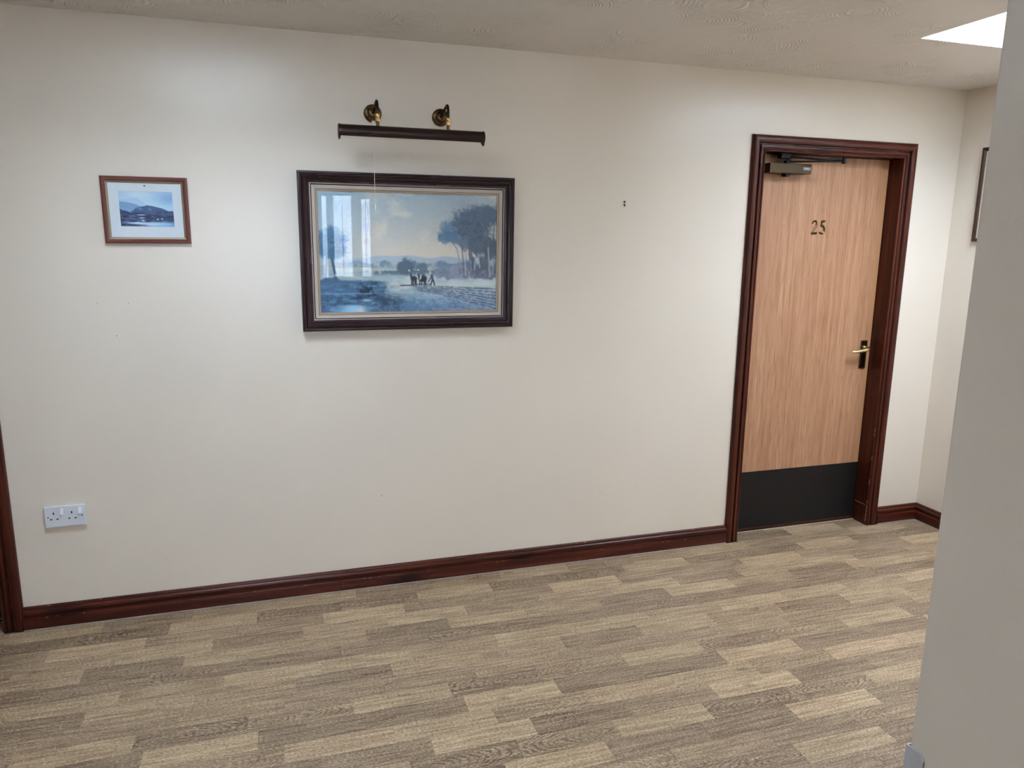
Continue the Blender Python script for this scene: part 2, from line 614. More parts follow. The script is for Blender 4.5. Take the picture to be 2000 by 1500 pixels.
# ------------------------------------------------------------------ floor and its planks
fl = MB().box(XL - 0.1, XR + 0.1, YF - 0.1, WT, -0.05, -0.0035).build('floor', M['subfloor'])
tag(fl, kind='structure')
RW, PL = 0.0905, 0.3385
LL, LI, ML_, MD, DK = (212, 185, 145), (200, 174, 136), (186, 160, 125), (170, 144, 113), (152, 127, 99)
PE = (204, 175, 137)
# per row: joint offset, tone and grain (1 = cathedral figure) of the three repeating planks
ROWS = [(.269, [(MD, 0), (ML_, 0), (LI, 0)]), (.190, [(MD, 1), (LI, 0), (MD, 1)]), (.115, [(LL, 0), (MD, 0), (MD, 0)]),
        (.030, [(ML_, 0), (LI, 0), (MD, .4)]), (.273, [(DK, .5), (LI, 0), (ML_, 0)]), (.166, [(DK, .2), (MD, 1), (DK, 0)]),
        (.0865, [(LI, .3), (ML_, .2), (LI, 0)]), (.335, [(LI, .2), (ML_, .3), (DK, 0)]), (.290, [(MD, 0), (ML_, .2), (MD, 0)]),
        (.176, [(LI, 0), (MD, 1), (ML_, .8)]), (.2105, [(DK, .2), (LL, 0), (DK, .2)]), (.289, [(LI, 0), (ML_, .6), (PE, 0)]),
        (.057, [(MD, .3), (LL, 0), (DK, .3)]), (.316, [(MD, 1), (ML_, 1), (LI, 0)]), (.250, [(DK, .2), (LL, 0), (DK, 0)]),
        (.090, [(MD, 0), (DK, 0), (ML_, .7)]), (.140, [(MD, 1), (LI, 0), (DK, .5)]), (.020, [(LI, 0), (MD, .3), (DK, 0)])]
rng = random.Random(3)
cache = {}
rest = MB()
planks = []


def plank_verts(lx, ly):
    e = 0.0005
    x, y = lx / 2 - 0.00015, ly / 2 - 0.00015
    t, b = 0.0, -0.0035
    return ([(-x, -y, b), (x, -y, b), (x, y, b), (-x, y, b), (-x, -y, t - e), (x, -y, t - e), (x, y, t - e), (-x, y, t - e),
             (-x + e, -y + e, t), (x - e, -y + e, t), (x - e, y - e, t), (-x + e, y - e, t)],
            [(0, 1, 5, 4), (1, 2, 6, 5), (2, 3, 7, 6), (3, 0, 4, 7), (4, 5, 9, 8), (5, 6, 10, 9), (6, 7, 11, 10), (7, 4, 8, 11), (8, 9, 10, 11)])


for rix in range(-2, 62):
    ytop = -0.0245 - RW * (rix - 0)
    ybot = ytop - RW
    if ybot < YF:
        break
    pat = ROWS[rix % len(ROWS)] if rix >= 0 else ROWS[[16, 14][rix + 2]]
    spans = []
    if ytop > 0.001:      # inside the door recesses only
        ytop = min(ytop, 0.098)
        spans = [(D1L, D1R), (D2L, D2R)]
    elif ytop > PY:
        spans = [(XL, XR)]
    else:
        spans = [(XL, PX)]
    for (sa, sb) in spans:
        k = math.floor((sa - pat[0]) / PL)
        while pat[0] + k * PL < sb:
            a, b = max(sa, pat[0] + k * PL), min(sb, pat[0] + (k + 1) * PL)
            tone, kind = pat[1][k % 3]
            k += 1
            if b - a < 0.004:
                continue
            lx, ly = round(b - a, 4), round(ytop - ybot, 4)
            cx, cy = (a + b) / 2, (ytop + ybot) / 2
            vis = False
            for (dx, dy) in [(0, 0), (-.5, -.5), (.5, -.5), (-.5, .5), (.5, .5)]:
                p = (cx + dx * lx, cy + dy * ly, 0)
                u, v = to_px(p)
                if -10 < u < 2010 and v < 1510 and not (p[0] / max(0.05, p[1] - CAM.y) > math.tan(math.radians(49.3)) and p[1] < 0.2):
                    vis = True
            vs, fs = plank_verts(lx, ly)
            if vis and len(planks) < 300:
                me = cache.get((lx, ly))
                if me is None:
                    me = bpy.data.meshes.new('plank')
                    me.from_pydata(vs, [], fs)
                    me.materials.append(M['plank'])
                    cache[(lx, ly)] = me
                o = bpy.data.objects.new('plank', me)
                o.location = (cx, cy, 0)
                o.parent = fl
                j = rng.uniform(-5, 5)
                col = s2l(tuple(q + j for q in tone))
                o.color = (*col, kind)
                COL.objects.link(o)
                planks.append(o)
            else:
                rest.add([(q[0] + cx, q[1] + cy, q[2]) for q in vs], fs)
ro = rest.build('plank_field', M['plank_far'], fl)
ro['kind'] = 'stuff'
print('planks', len(planks))

# ------------------------------------------------------------------ skirting
SKH = 0.095
SKP = [(0.0, SKH), (0.005, SKH), (0.0085, SKH - 0.004), (0.0095, SKH - 0.010), (0.0095, SKH - 0.012), (0.013, SKH - 0.0135), (0.0165, SKH - 0.018), (0.0175, SKH - 0.0235),
       (0.0165, SKH - 0.029), (0.0125, SKH - 0.0335), (0.0105, SKH - 0.0345), (0.0105, SKH - 0.041), (0.0145, SKH - 0.043), (0.0195, SKH - 0.0445), (0.0205, SKH - 0.047),
       (0.0205, 0.001), (0.0, 0.001)]


def skirting(name, p0, p1, n, mit0, mit1, m):
    # runs from p0 to p1 along the wall foot, n = outward normal, mit = mitre sign at that end
    p0, p1, n = Vector(p0), Vector(p1), Vector(n)
    t = (p1 - p0).normalized()
    rings = []
    for p, mt in ((p0, mit0), (p1, mit1)):
        rings.append([p + n * d + t * (mt * d) + Vector((0, 0, z)) for d, z in SKP])
    o = MB().loft(rings, True).build(name, m, smooth=True)
    tag(o, kind='structure')
    s = MB()
    rings = []
    for p, mt in ((p0, mit0), (p1, mit1)):
        rings.append([p + n * d + t * (mt * d) + Vector((0, 0, z)) for d, z in [(0.0195, 0.0005), (0.0195, 0.0045), (0.022, 0.0025), (0.0245, 0.0005)]])
    s.loft(rings, True).build('sealant_bead', M['sealant'], o)
    return o


CL1, CR1 = 2.2005, 3.1885          # outer edges of the door 1 architrave
CR2 = -1.038                     # outer right edge of the door 2 architrave
sk = skirting('baseboard_back', (CR2, 0, 0), (CL1, 0, 0), (0, -1, 0), 0, 0, M['maho_x'])
skirting('baseboard_back', (CR1, 0, 0), (XR, 0, 0), (0, -1, 0), 0, -1, M['maho_x'])
skirting('baseboard_right', (XR, 0, 0), (XR, PY, 0), (-1, 0, 0), 1, -1, M['maho_y'])
skirting('baseboard_corridor', (XR, PY, 0), (PX + 0.02, PY, 0), (0, 1, 0), 1, 0, M['maho_x'])
skirting('baseboard_left', (XL, 0, 0), (XL, YF, 0), (1, 0, 0), 0, 0, M['maho_y'])
skirting('baseboard_passage', (PX, YF, 0), (PX, PY - 0.05, 0), (-1, 0, 0), 0, 0, M['maho_y'])
# worn spots along the skirting edge
wr = random.Random(11)
for i in range(26):
    x = CR2 + 0.02 + (CL1 - CR2 - 0.2) * wr.random() ** 1.6
    l = wr.uniform(0.003, 0.016)
    zt = wr.choice([SKH - 0.0455, SKH - 0.0455, SKH - 0.002])
    d = 0.0203 if zt < 0.06 else 0.0078
    s = MB()
    pts = [(x, -d - 0.0004, zt), (x + l * .4, -d - 0.0006, zt + 0.0006), (x + l, -d - 0.0004, zt), (x + l * .6, -d - 0.0006, zt - wr.uniform(.0006, .0018))]
    s.add(pts + [(p[0], p[1] + 0.002, p[2]) for p in pts], [(0, 1, 2, 3), (0, 4, 5, 1), (1, 5, 6, 2), (2, 6, 7, 3), (3, 7, 4, 0)])
    s.build('paint_chip', M['chip'], sk)

# ------------------------------------------------------------------ door frames
# architrave section: distance from the inner edge, projection from the wall
ARP = [(0.0, 0.0), (0.0, 0.008), (0.002, 0.0105), (0.006, 0.0115), (0.009, 0.010), (0.0115, 0.0075), (0.0135, 0.0075), (0.015, 0.0105), (0.019, 0.0135), (0.024, 0.0145), (0.029, 0.0135),
       (0.0315, 0.0100), (0.0325, 0.0045), (0.0385, 0.0045), (0.0395, 0.0135), (0.044, 0.0185), (0.052, 0.0205), (0.064, 0.0205), (0.070, 0.0185), (0.0745, 0.0145), (0.0765, 0.009), (0.0765, 0.0)]


def door_trim(name, xl, xr, zt):
    rt = empty(name, ((xl + xr) / 2, 0, 0))
    tag(rt, kind='structure')
    L = tuple(rt.location)
    il, ir, it = xl + 0.006 - 0.0, xr - 0.006, zt - 0.006
    il, ir, it = xl + 0.0035, xr - 0.0035, zt - 0.0035

    def corner(cx, cz):
        out = []
        for u, d in ARP:
            x = il - u if cx == 'l' else ir + u
            z = 0.0 if cz == 'b' else it + u
            out.append((x, -d, z))
        return out
    BLc, TLc, TRc, BRc = corner('l', 'b'), corner('l', 't'), corner('r', 't'), corner('r', 'b')
    MB().loft([BLc, TLc], True).build('architrave_leg', M['maho_z'], rt, L, smooth=True)
    MB().loft([TLc, TRc], True).build('architrave_head', M['maho_x'], rt, L, smooth=True)
    MB().loft([TRc, BRc], True).build('architrave_leg', M['maho_z'], rt, L, smooth=True)
    MB().box(xl - LIN, xl, -0.0005, WT, 0, zt + LIN).build('lining', M['maho_z'], rt, L)
    MB().box(xr, xr + LIN, -0.0005, WT, 0, zt + LIN).build('lining', M['maho_z'], rt, L)
    MB().box(xl, xr, -0.0005, WT, zt, zt + LIN).build('lining_head', M['maho_x'], rt, L)
    MB().box(xl, xl + 0.03, 0.1352, WT, 0, zt).build('door_stop', M['maho_z'], rt, L)  # unseen stops added behind the leaf to block sky light at its edges
    MB().box(xr - 0.03, xr, 0.1352, WT, 0, zt).build('door_stop', M['maho_z'], rt, L)
    MB().box(xl + 0.03, xr - 0.03, 0.1352, WT, zt - 0.03, zt).build('door_stop', M['maho_x'], rt, L)
    MB().box(xl, xr, 0.080, 0.0865, 0.0, 0.0035).build('foot_strip', M['pale_strip'], rt, L, bevel=0.001)  # pale strip across the floor just in front of the leaf
    MB().box(xl, xr, 0.0985, WT, -0.003, 0.0055).build('threshold_board', M['maho_x'], rt, L)
    return rt, L


LEAF_Y = 0.091
t1, T1L = door_trim('trim_1', D1L, D1R, D1T)
t2, T2L = door_trim('trim_2', D2L, D2R, D1T)
# chipped arris of the right lining of door 1
for i in range(22):
    zc = [0.118, 0.105][i] if i < 2 else 0.03 + 0.62 * wr.random() ** 1.8
    hh = 0.011 if i < 2 else wr.uniform(0.003, 0.014)
    onarch = (i % 2 == 1)
    s = MB()
    if onarch:
        x, y = D1R - 0.0037, -0.0095
        q = [(x, y + .002, zc - hh), (x - 0.0006, y - .0012, zc - hh * .3), (x - .0004, y - 0.0014, zc + hh * .5), (x, y + .001, zc + hh)]
    else:
        x, y = D1R - 0.0004, 0.004
        q = [(x, y, zc - hh), (x, y - .004, zc - hh * .2), (x, y - 0.004, zc + hh * .4), (x, y - .001, zc + hh)]
    s.add(q + [(p[0] + 0.001, p[1], p[2]) for p in q], [(0, 1, 2, 3), (0, 4, 5, 1), (1, 5, 6, 2), (2, 6, 7, 3), (3, 7, 4, 0)])
    s.build('paint_chip', M['chip'], t1, T1L)
# the long scratch across the lining
s = MB().box(D1R - 0.0006, D1R + 0.0002, 0.004, 0.084, 0.112, 0.1155)
s.build('scratch', M['chip'], t1, T1L)


def stroke(pts, widths, depth, bev, y):
    # flat numeral stroke with a raised ridge, lying in the xz plane and facing -y
    pts = [Vector((p[0], 0, p[1])) for p in pts]
    rings = []
    for i, p in enumerate(pts):
        t = (pts[min(i + 1, len(pts) - 1)] - pts[max(i - 1, 0)]).normalized()
        nrm = Vector((-t.z, 0, t.x))
        hw = widths[i] * 0.75
        a, b = p + nrm * hw, p - nrm * hw
        rings.append([(a.x, y, a.z), (a.x, y - depth + bev, a.z), (p.x, y - depth, p.z), (b.x, y - depth + bev, b.z), (b.x, y, b.z)])
    return MB().loft(rings, True)


def arc(cx, cz, rx, rz, a0, a1, n=10):
    return [(cx + rx * math.cos(math.radians(a0 + (a1 - a0) * i / n)), cz + rz * math.sin(math.radians(a0 + (a1 - a0) * i / n))) for i in range(n + 1)]


def door(name, xl, xr, zt, furniture):
    rt = empty(name, ((xl + xr) / 2, LEAF_Y + 0.022, 0))
    tag(rt, kind='structure')
    L = tuple(rt.location)
    a, b, z0, z1 = xl + 0.003, xr - 0.003, 0.006, zt - 0.003
    leaf = MB().box(a, b - 0.028, LEAF_Y, LEAF_Y + 0.044, z0, z1).build('leaf', M['oak'], rt, L)
    MB().box(b - 0.028, b, LEAF_Y, LEAF_Y + 0.044, z0, z1).build('edge_lipping', M['lipping'], rt, L)
    MB().box(a + 0.001, b - 0.001, LEAF_Y - 0.002, LEAF_Y, 0.019, 0.343).build('kick_plate', M['kick'], rt, L, bevel=0.0006)
    MB().box(a, b, LEAF_Y - 0.004, LEAF_Y, z0 + 0.002, 0.017).build('bottom_seal', M['frame_brown'], rt, L)
    if not furniture:
        return rt
    # lever handle on a long plate
    px0, px1, pz0, pz1 = 3.048, 3.088, 0.887, 1.043
    pl = MB().box(px0, px1, LEAF_Y - 0.005, LEAF_Y, pz0, pz1).build('handle_plate', M['brass_old'], rt, L, bevel=0.0025)
    fr = MB()
    for (q0, q1, r0, r1) in [(px0, px0 + .005, pz0, pz1), (px1 - .005, px1, pz0, pz1), (px0 + .005, px1 - .005, pz0, pz0 + .006), (px0 + .005, px1 - .005, pz1 - .006, pz1)]:
        fr.box(q0, q1, LEAF_Y - 0.0075, LEAF_Y - 0.004, r0, r1)
    fr.build('plate_rim', M['brass_old'], pl, bevel=0.001)
    MB().box(px0 + .006, px1 - .006, LEAF_Y - 0.0062, LEAF_Y - 0.0045, pz0 + .007, pz1 - .007).build('plate_face', M['brass_dark'], pl)
    pl.data.transform(Matrix.Identity(4))
    cx, cz = 3.067, 1.004
    fr = MB().lathe([(0.0, 0.012), (0.011, 0.012), (0.012, 0.008), (0.012, 0.0)], (cx, LEAF_Y - 0.005, cz), 'y', 20)
    fr.build('spindle_boss', M['brass_pale'], pl, L, smooth=True)
    lv = MB().tube([(cx, LEAF_Y - 0.012, cz), (cx, LEAF_Y - 0.034, cz + 0.001), (cx + .0005, LEAF_Y - 0.046, cz - .001), (cx - 0.010, LEAF_Y - 0.055, cz - 0.002), (cx - 0.03, LEAF_Y - 0.057, cz - 0.006),
                    (cx - 0.06, LEAF_Y - 0.055, cz - 0.011), (cx - 0.09, LEAF_Y - 0.052, cz - 0.015), (cx - 0.112, LEAF_Y - 0.050, cz - 0.016), (cx - 0.116, LEAF_Y - 0.050, cz - 0.016)],
                   [0.0075, 0.0075, 0.009, 0.0105, 0.010, 0.009, 0.008, 0.006, 0.002], 14)
    lv.build('lever', M['brass_pale'], pl, L, smooth=True)
    kh = MB().lathe([(0.0, 0.0072), (0.003, 0.0072), (0.003, 0.005)], (cx, LEAF_Y, cz - 0.062), 'y', 12)
    kh.box(cx - 0.0018, cx + 0.0018, LEAF_Y - 0.0072, LEAF_Y - 0.005, cz - 0.075, cz - 0.062)
    kh.build('keyhole', M['hole'], pl, L)
    for q in (pz0 + 0.014, pz1 - 0.014):
        MB().lathe([(0.0, 0.0085), (0.0025, 0.0078), (0.003, 0.006)], (cx, LEAF_Y, q), 'y', 10).build('screw', M['brass_old'], pl, L, smooth=True)
    # the number 25
    y = LEAF_Y
    ox, oz, s = 2.656, 1.612, 1.0
    p2 = [(ox + 0.0065, oz + .052)] + arc(ox + 0.018, oz + 0.0535, 0.0125, 0.0125, 175, 5, 10) + [(ox + 0.0285, oz + 0.043), (ox + 0.019, oz + 0.025), (ox + 0.0075, oz + 0.0075), (ox + 0.004, oz + 0.003)]
    w2 = [0.0045] + [0.0055] * 3 + [0.005] * 3 + [0.0065] * 5 + [0.008, 0.0075, 0.006, 0.005]
    d = stroke(p2, w2, 0.0055, 0.0035, y)
    d.add(stroke([(ox + 0.001, oz + 0.0035), (ox + 0.018, oz + 0.0035), (ox + 0.034, oz + 0.0045), (ox + .035, oz + .009)], [0.007, 0.008, 0.0075, 0.004], 0.0055, 0.0035, y).v,
          stroke([(0, 0), (1, 0), (2, 0), (3, 0)], [1, 1, 1, 1], 0.0055, 0.0035, y).f)
    d.build('number_two', M['brass_old'], rt, L)
    ox = 2.708
    p5 = [(ox + 0.009, oz + 0.066), (ox + 0.0085, oz + 0.052), (ox + 0.008, oz + 0.041)] + arc(ox + 0.013, oz + 0.0225, 0.0165, 0.0195, 112, -140, 12)
    w5 = [0.006, 0.006, 0.006] + [0.006] * 2 + [0.0075] * 7 + [0.006] * 2 + [0.0065, 0.006]
    d = stroke(p5, w5, 0.0055, 0.0035, y)
    t5 = stroke([(ox + 0.008, oz + 0.065), (ox + 0.018, oz + 0.065), (ox + 0.030, oz + 0.067)], [0.0075, 0.008, 0.006], 0.0055, 0.0035, y)
    d.add(t5.v, t5.f)
    d.build('number_five', M['brass_old'], rt, L)
    # overhead closer
    bx0, bx1, bz0, bz1, by = 2.328, 2.572, 1.904, 1.951, 0.022
    cl = MB().box(bx0, bx1, by, LEAF_Y, bz0, bz1).build('closer_body', M['brass_closer'], rt, L, bevel=0.002)
    bd = MB().box(bx1 - 0.052, bx1 - 0.007, by - 0.0012, by, 1.921, 1.937).build('closer_badge', M['black'], cl, L, bevel=0.0008)
    ol = MB()
    e0, e1, g0, g1 = bx1 - 0.0505, bx1 - 0.0085, 1.9225, 1.9355
    for (q0, q1, r0, r1) in [(e0, e0 + .0012, g0, g1), (e1 - .0012, e1, g0, g1), (e0, e1, g0, g0 + .0012), (e0, e1, g1 - .0012, g1)]:
        ol.box(q0, q1, by - 0.0016, by - 0.001, r0, r1)
    ol.build('badge_outline', M['white_plastic'], cl, L)
    lt = MB()
    for k_ in range(7):          # illegible slanted white lettering
        x = e0 + 0.005 + k_ * 0.0047
        hgt = [0.006, 0.0045, 0.006, 0.0045, 0.006, 0.0045, 0.0045][k_]
        q = [(x, 1.9265), (x + 0.0034, 1.9265), (x + 0.0046, 1.9265 + hgt), (x + 0.0012, 1.9265 + hgt)]
        lt.add([(p[0], by - 0.0016, p[1]) for p in q] + [(p[0], by - 0.0011, p[1]) for p in q], [(0, 1, 2, 3), (0, 4, 5, 1), (1, 5, 6, 2), (2, 6, 7, 3), (3, 7, 4, 0)])
    lt.build('badge_lettering', M['white_plastic'], cl, L)
    sx, sy = 2.446, 0.055
    MB().lathe([(0.0, 0.016), (0.018, 0.014), (0.021, 0.008), (0.021, -0.004)], (sx, sy, bz0), 'z', 20).build('closer_knob', M['black'], cl, L, smooth=True)
    MB().lathe([(0.014, -0.002), (0.014, 0.016), (0.009, 0.018), (0.0, 0.018)], (sx, sy, bz1), 'z', 16, 1).build('closer_spindle', M['black'], cl, L, smooth=True)
    ex, ey, ez = 2.676, -0.080, 1.960
    am = MB()
    am.add(*arm_bar((sx, sy, bz1 + 0.011), (ex, ey, ez), 0.020, 0.007))
    am.build('closer_arm', M['black'], cl, L, bevel=0.0015)
    am = MB().tube([(ex, ey, ez + 0.009), (2.57, -0.03, 1.972), (2.43, 0.045, 1.985)], 0.006, 10)
    am.build('closer_forearm', M['black'], cl, L, smooth=True)
    MB().lathe([(0.0, 0.018), (0.010, 0.016), (0.011, 0.0), (0.011, -0.010), (0.0, -0.012)], (ex, ey, ez), 'z', 14, 1).build('closer_elbow', M['black'], cl, L, smooth=True)
    MB().box(2.395, 2.455, 0.030, 0.062, 1.975, zt - 0.0006).build('closer_shoe', M['black'], cl, L, bevel=0.003)
    return rt


def arm_bar(a, b, wd_, th):
    a, b = Vector(a), Vector(b)
    t = (b - a).normalized()
    n = Vector((-t.y, t.x, 0)).normalized() * wd_ / 2
    u = Vector((0, 0, th / 2))
    vs = [a - n - u, a + n - u, a + n + u, a - n + u, b - n * .8 - u, b + n * .8 - u, b + n * .8 + u, b - n * .8 + u]
    return vs, [(0, 3, 2, 1), (4, 5, 6, 7), (0, 1, 5, 4), (1, 2, 6, 5), (2, 3, 7, 6), (3, 0, 4, 7)]


d1 = door('door_1', D1L, D1R, D1T, True)
door('door_2', D2L, D2R, D1T, False)
# fix sub-parts built in world coordinates under the handle plate
for o in bpy.data.objects:
    if o.name.startswith(('plate_rim', 'plate_face')):
        o.data.transform(Matrix.Translation(-Vector(d1.location)))

# ------------------------------------------------------------------ procedural prints
def fbm(h, w, sx, sy, seed, octaves=4, rough=0.5):
    r = np.random.RandomState(seed)
    out = np.zeros((h, w))
    amp, tot = 1.0, 0.0
    for o in range(octaves):
        gx, gy = int(sx * 2 ** o) + 2, int(sy * 2 ** o) + 2
        gr = r.rand(gy + 1, gx + 1)
        yy = np.linspace(0, gy - 1e-6, h)
        xx = np.linspace(0, gx - 1e-6, w)
        y0, x0 = yy.astype(int), xx.astype(int)
        fy, fx = (yy - y0)[:, None], (xx - x0)[None, :]
        fy, fx = fy * fy * (3 - 2 * fy), fx * fx * (3 - 2 * fx)
        v = gr[y0][:, x0] * (1 - fy) * (1 - fx) + gr[y0][:, x0 + 1] * (1 - fy) * fx + gr[y0 + 1][:, x0] * fy * (1 - fx) + gr[y0 + 1][:, x0 + 1] * fy * fx
        out += v * amp
        tot += amp
        amp *= rough
    return out / tot


def sst(x, a, b):
    t = np.clip((x - a) / (b - a), 0, 1)
    return t * t * (3 - 2 * t)


class Canvas:
    def __init__(self, w, h):
        self.w, self.h = w, h
        self.S, self.T = np.meshgrid((np.arange(w) + .5) / w, (np.arange(h) + .5) / h)
        self.I = np.zeros((h, w, 3))
        self.seed = 1

    def n(self, sx, sy, o=4, rough=0.5):
        self.seed += 1
        return fbm(self.h, self.w, sx, sy, self.seed, o, rough)

    def put(self, col, mask):
        m = np.clip(mask, 0, 1)[..., None]
        self.I = self.I * (1 - m) + (np.array(col, float) if not isinstance(col, np.ndarray) else col) * m

    def line(self, p, q, w, col, a=1.0, w2=None):
        w2 = w if w2 is None else w2
        asp = self.w / self.h
        ax, ay, bx, by = p[0] * asp, p[1], q[0] * asp, q[1]
        X, Y = self.S * asp, self.T
        dx, dy = bx - ax, by - ay
        t = np.clip(((X - ax) * dx + (Y - ay) * dy) / (dx * dx + dy * dy + 1e-9), 0, 1)
        d = np.hypot(X - ax - t * dx, Y - ay - t * dy)
        ww = w + (w2 - w) * t
        self.put(col, a * (1 - sst(d, ww * 0.6, ww * 1.3)))

    def blob(self, cx, cy, rx, ry, col, a=1.0, nz=0.5, k=14, soft=0.25):
        n = self.n(k, k * self.h / self.w, 4, 0.6)
        d = np.hypot((self.S - cx) / rx, (self.T - cy) / ry) + (n - 0.5) * 2 * nz
        self.put(col, a * (1 - sst(d, 1 - soft, 1 + soft)))


def lerp(a, b, t):
    return np.array(a, float) + (np.array(b, float) - np.array(a, float)) * t[..., None]


def painting_big():
    c = Canvas(440, 286)
    S, T = c.S, c.T
    c.I = lerp((156, 172, 180), (198, 194, 184), sst(T, 0.0, 0.52))
    c.put((140, 176, 200), (1 - sst(S, 0.0, 0.35)) * 0.55)
    n = c.n(5, 4, 5, 0.55)
    c.put((214, 206, 188), sst(n, 0.48, 0.68) * 0.7 * sst(S, 0.15, 0.4) * (1 - sst(T, .45, .6)))
    c.put((140, 160, 176), sst(c.n(4, 3, 4), 0.52, 0.72) * 0.55 * (1 - sst(T, .3, .55)))
    c.put((208, 198, 186), sst(T, 0.36, 0.5) * (1 - sst(T, 0.54, 0.6)) * sst(S, 0.25, 0.5) * (1 - sst(S, .8, .95)) * 0.7)
    # far hills and fields
    hill = 0.535 + 0.02 * np.sin(S * 9 + 1) + 0.02 * (c.n(8, 1, 3) - .5) - 0.03 * np.exp(-((S - .72) / .09) ** 2)
    c.put((158, 176, 190), sst(T, hill, hill + 0.012) * 0.9)
    c.put((172, 178, 174), sst(T, 0.575, 0.60))
    c.put((140, 160, 168), sst(c.n(6, 40, 3), 0.48, 0.62) * sst(T, 0.58, 0.61) * 0.7)
    tl = 0.60 - 0.028 * c.n(26, 2, 3, .7) - 0.012 * np.sin(S * 40)
    band = sst(T, tl - .015, tl) * (1 - sst(T, 0.605, 0.63))
    c.put((100, 130, 156), band * sst(c.n(30, 10, 4, .7), 0.30, 0.6) * sst(S, .05, .2) * .9)
    c.put((96, 126, 152), band * sst(S, .6, .68) * (1 - sst(S, .8, .86)) * .8)
    # hedge in the middle distance, cottage
    hd = 0.655 - 0.03 * c.n(30, 3, 4, .7)
    c.put((84, 110, 132), sst(T, hd, hd + .012) * (1 - sst(T, .665, .70)) * sst(S, .2, .3) * sst(c.n(30, 14, 3), .36, .5))
    c.blob(0.475, 0.61, 0.05, 0.065, (70, 98, 118), .95, .5, 26)
    c.blob(0.56, 0.63, 0.03, 0.05, (78, 104, 122), .9, .5, 26)
    for (x, y) in [(0.487, 0.640), (0.538, 0.634)]:
        c.line((x - .004, y), (x + .005, y + .010), .0065, (206, 202, 178))
        c.line((x - .009, y + .006), (x, y - .010), .0045, (70, 88, 104))
        c.line((x, y - .010), (x + .012, y + .008), .0035, (84, 100, 112))
    # ground
    gr = lerp((150, 172, 178), (178, 194, 200), sst(c.n(10, 30, 4), .4, .6))
    c.put(gr, sst(T, 0.685 + 0.02 * (c.n(9, 1, 3) - .5), 0.71))
    lower = sst(T, 0.80, 1.0)
    c.put((72, 114, 156), lower * (1 - sst(S, .45, 1.05)) * 0.95)
    c.put((104, 128, 162), lower * sst(S, .4, .9) * 0.8)
    gn = c.n(60, 70, 4, .8)
    c.put((50, 84, 122), sst(gn, .44, .72) * sst(T, .8, .95) * .65 * (1 - sst(S, .55, 1.0) * .5))
    c.put((150, 186, 212), sst(c.n(110, 120, 3, .8), .5, .75) * sst(T, .78, .86) * .5)
    # light track
    tr = 0.775 + 0.02 * (c.n(6, 2, 3) - .5)
    c.put((200, 206, 200), np.exp(-((T - tr) / .035) ** 2) * sst(S, .30, .37) * .75)
    # furrows fanning to the right
    for k in range(7):
        y1 = 0.815 + 0.029 * k
        y0 = 0.775 + 0.005 * k
        t = np.clip((S - .46) / .54, 0, 1)
        yl = y0 + (y1 - y0) * t ** 1.25 + 0.006 * (c.n(60, 2, 2) - .5)
        m_ = (.35 + .65 * sst(c.n(70, 50, 3, .6), .38, .55)) * np.exp(-((T - yl) / (0.003 + 0.0065 * t)) ** 2) * sst(S, .47, .56)
        c.put((60, 78, 108), m_ * .85)
        m2 = np.exp(-((T - yl - .010 * t - .003) / (0.003 + 0.005 * t)) ** 2) * sst(S, .47, .56)
        c.put((186, 198, 212), m2 * .6 * sst(c.n(80, 60, 2), .35, .6))
    # plough team
    for (x, sc_) in [(.515, .8), (.565, 1.1)]:
        c.blob(x, .715, .022 * sc_, .026 * sc_, (48, 56, 72), 1, .15, 20)
        for dx in (-.014, -.004, .009, .016):
            c.line((x + dx * sc_, .73), (x + dx * sc_ * 1.1, .772), .0055, (44, 54, 70))
        c.line((x - .014 * sc_, .71), (x - .022 * sc_, .682), .009, (50, 58, 74))
    c.line((.556, .69), (.552, .72), .006, (214, 206, 196))
    c.line((.618, .69), (.624, .735), .012, (52, 78, 108), 1, .010)
    c.line((.62, .73), (.612, .772), .006, (40, 56, 78))
    c.line((.627, .73), (.634, .772), .006, (40, 56, 78))
    c.line((.615, .70), (.598, .745), .005, (48, 66, 90))
    c.line((.44, .775), (.53, .772), .005, (66, 86, 104))
    c.line((.52, .765), (.61, .765), .004, (60, 76, 92))
    # right hand bushes
    for (x, y, rx, ry, col) in [(.70, .665, .07, .055, (112, 128, 152)), (.78, .66, .07, .06, (134, 144, 166)), (.86, .665, .08, .06, (110, 116, 138)), (.94, .665, .08, .06, (96, 104, 126))]:
        c.blob(x, y, rx, ry, col, .95, .5, 30)
    c.put((174, 172, 184), sst(c.n(60, 40, 3, .6), .56, .7) * np.exp(-(((S - .83) / .16) ** 2 + ((T - .66) / .05) ** 2)) * .8)
    # wood on the right
    c.put((84, 96, 114), sst(S, .80, .86) * sst(T, .42, .5) * (1 - sst(T, .62, .68)) * sst(c.n(50, 12, 3), .3, .5) * .95)
    for (x, y, rx, ry, col) in [(.735, .31, .075, .085, (96, 126, 156)), (.71, .36, .05, .05, (84, 118, 150)), (.84, .235, .10, .12, (78, 98, 122)), (.90, .19, .09, .10, (84, 104, 128)), (.97, .16, .06, .08, (80, 100, 122)),
                                (.86, .32, .08, .09, (80, 100, 122)), (.80, .40, .05, .05, (92, 116, 142)), (.92, .43, .10, .085, (74, 92, 112)), (.98, .46, .06, .08, (70, 86, 106))]:
        c.blob(x, y, rx, ry, col, .9, .62, 34, .3)
    c.put((58, 74, 94), sst(c.n(60, 46, 4, .75), .44, .68) * np.exp(-(((S - .86) / .13) ** 2 + ((T - .28) / .14) ** 2)) * .7)
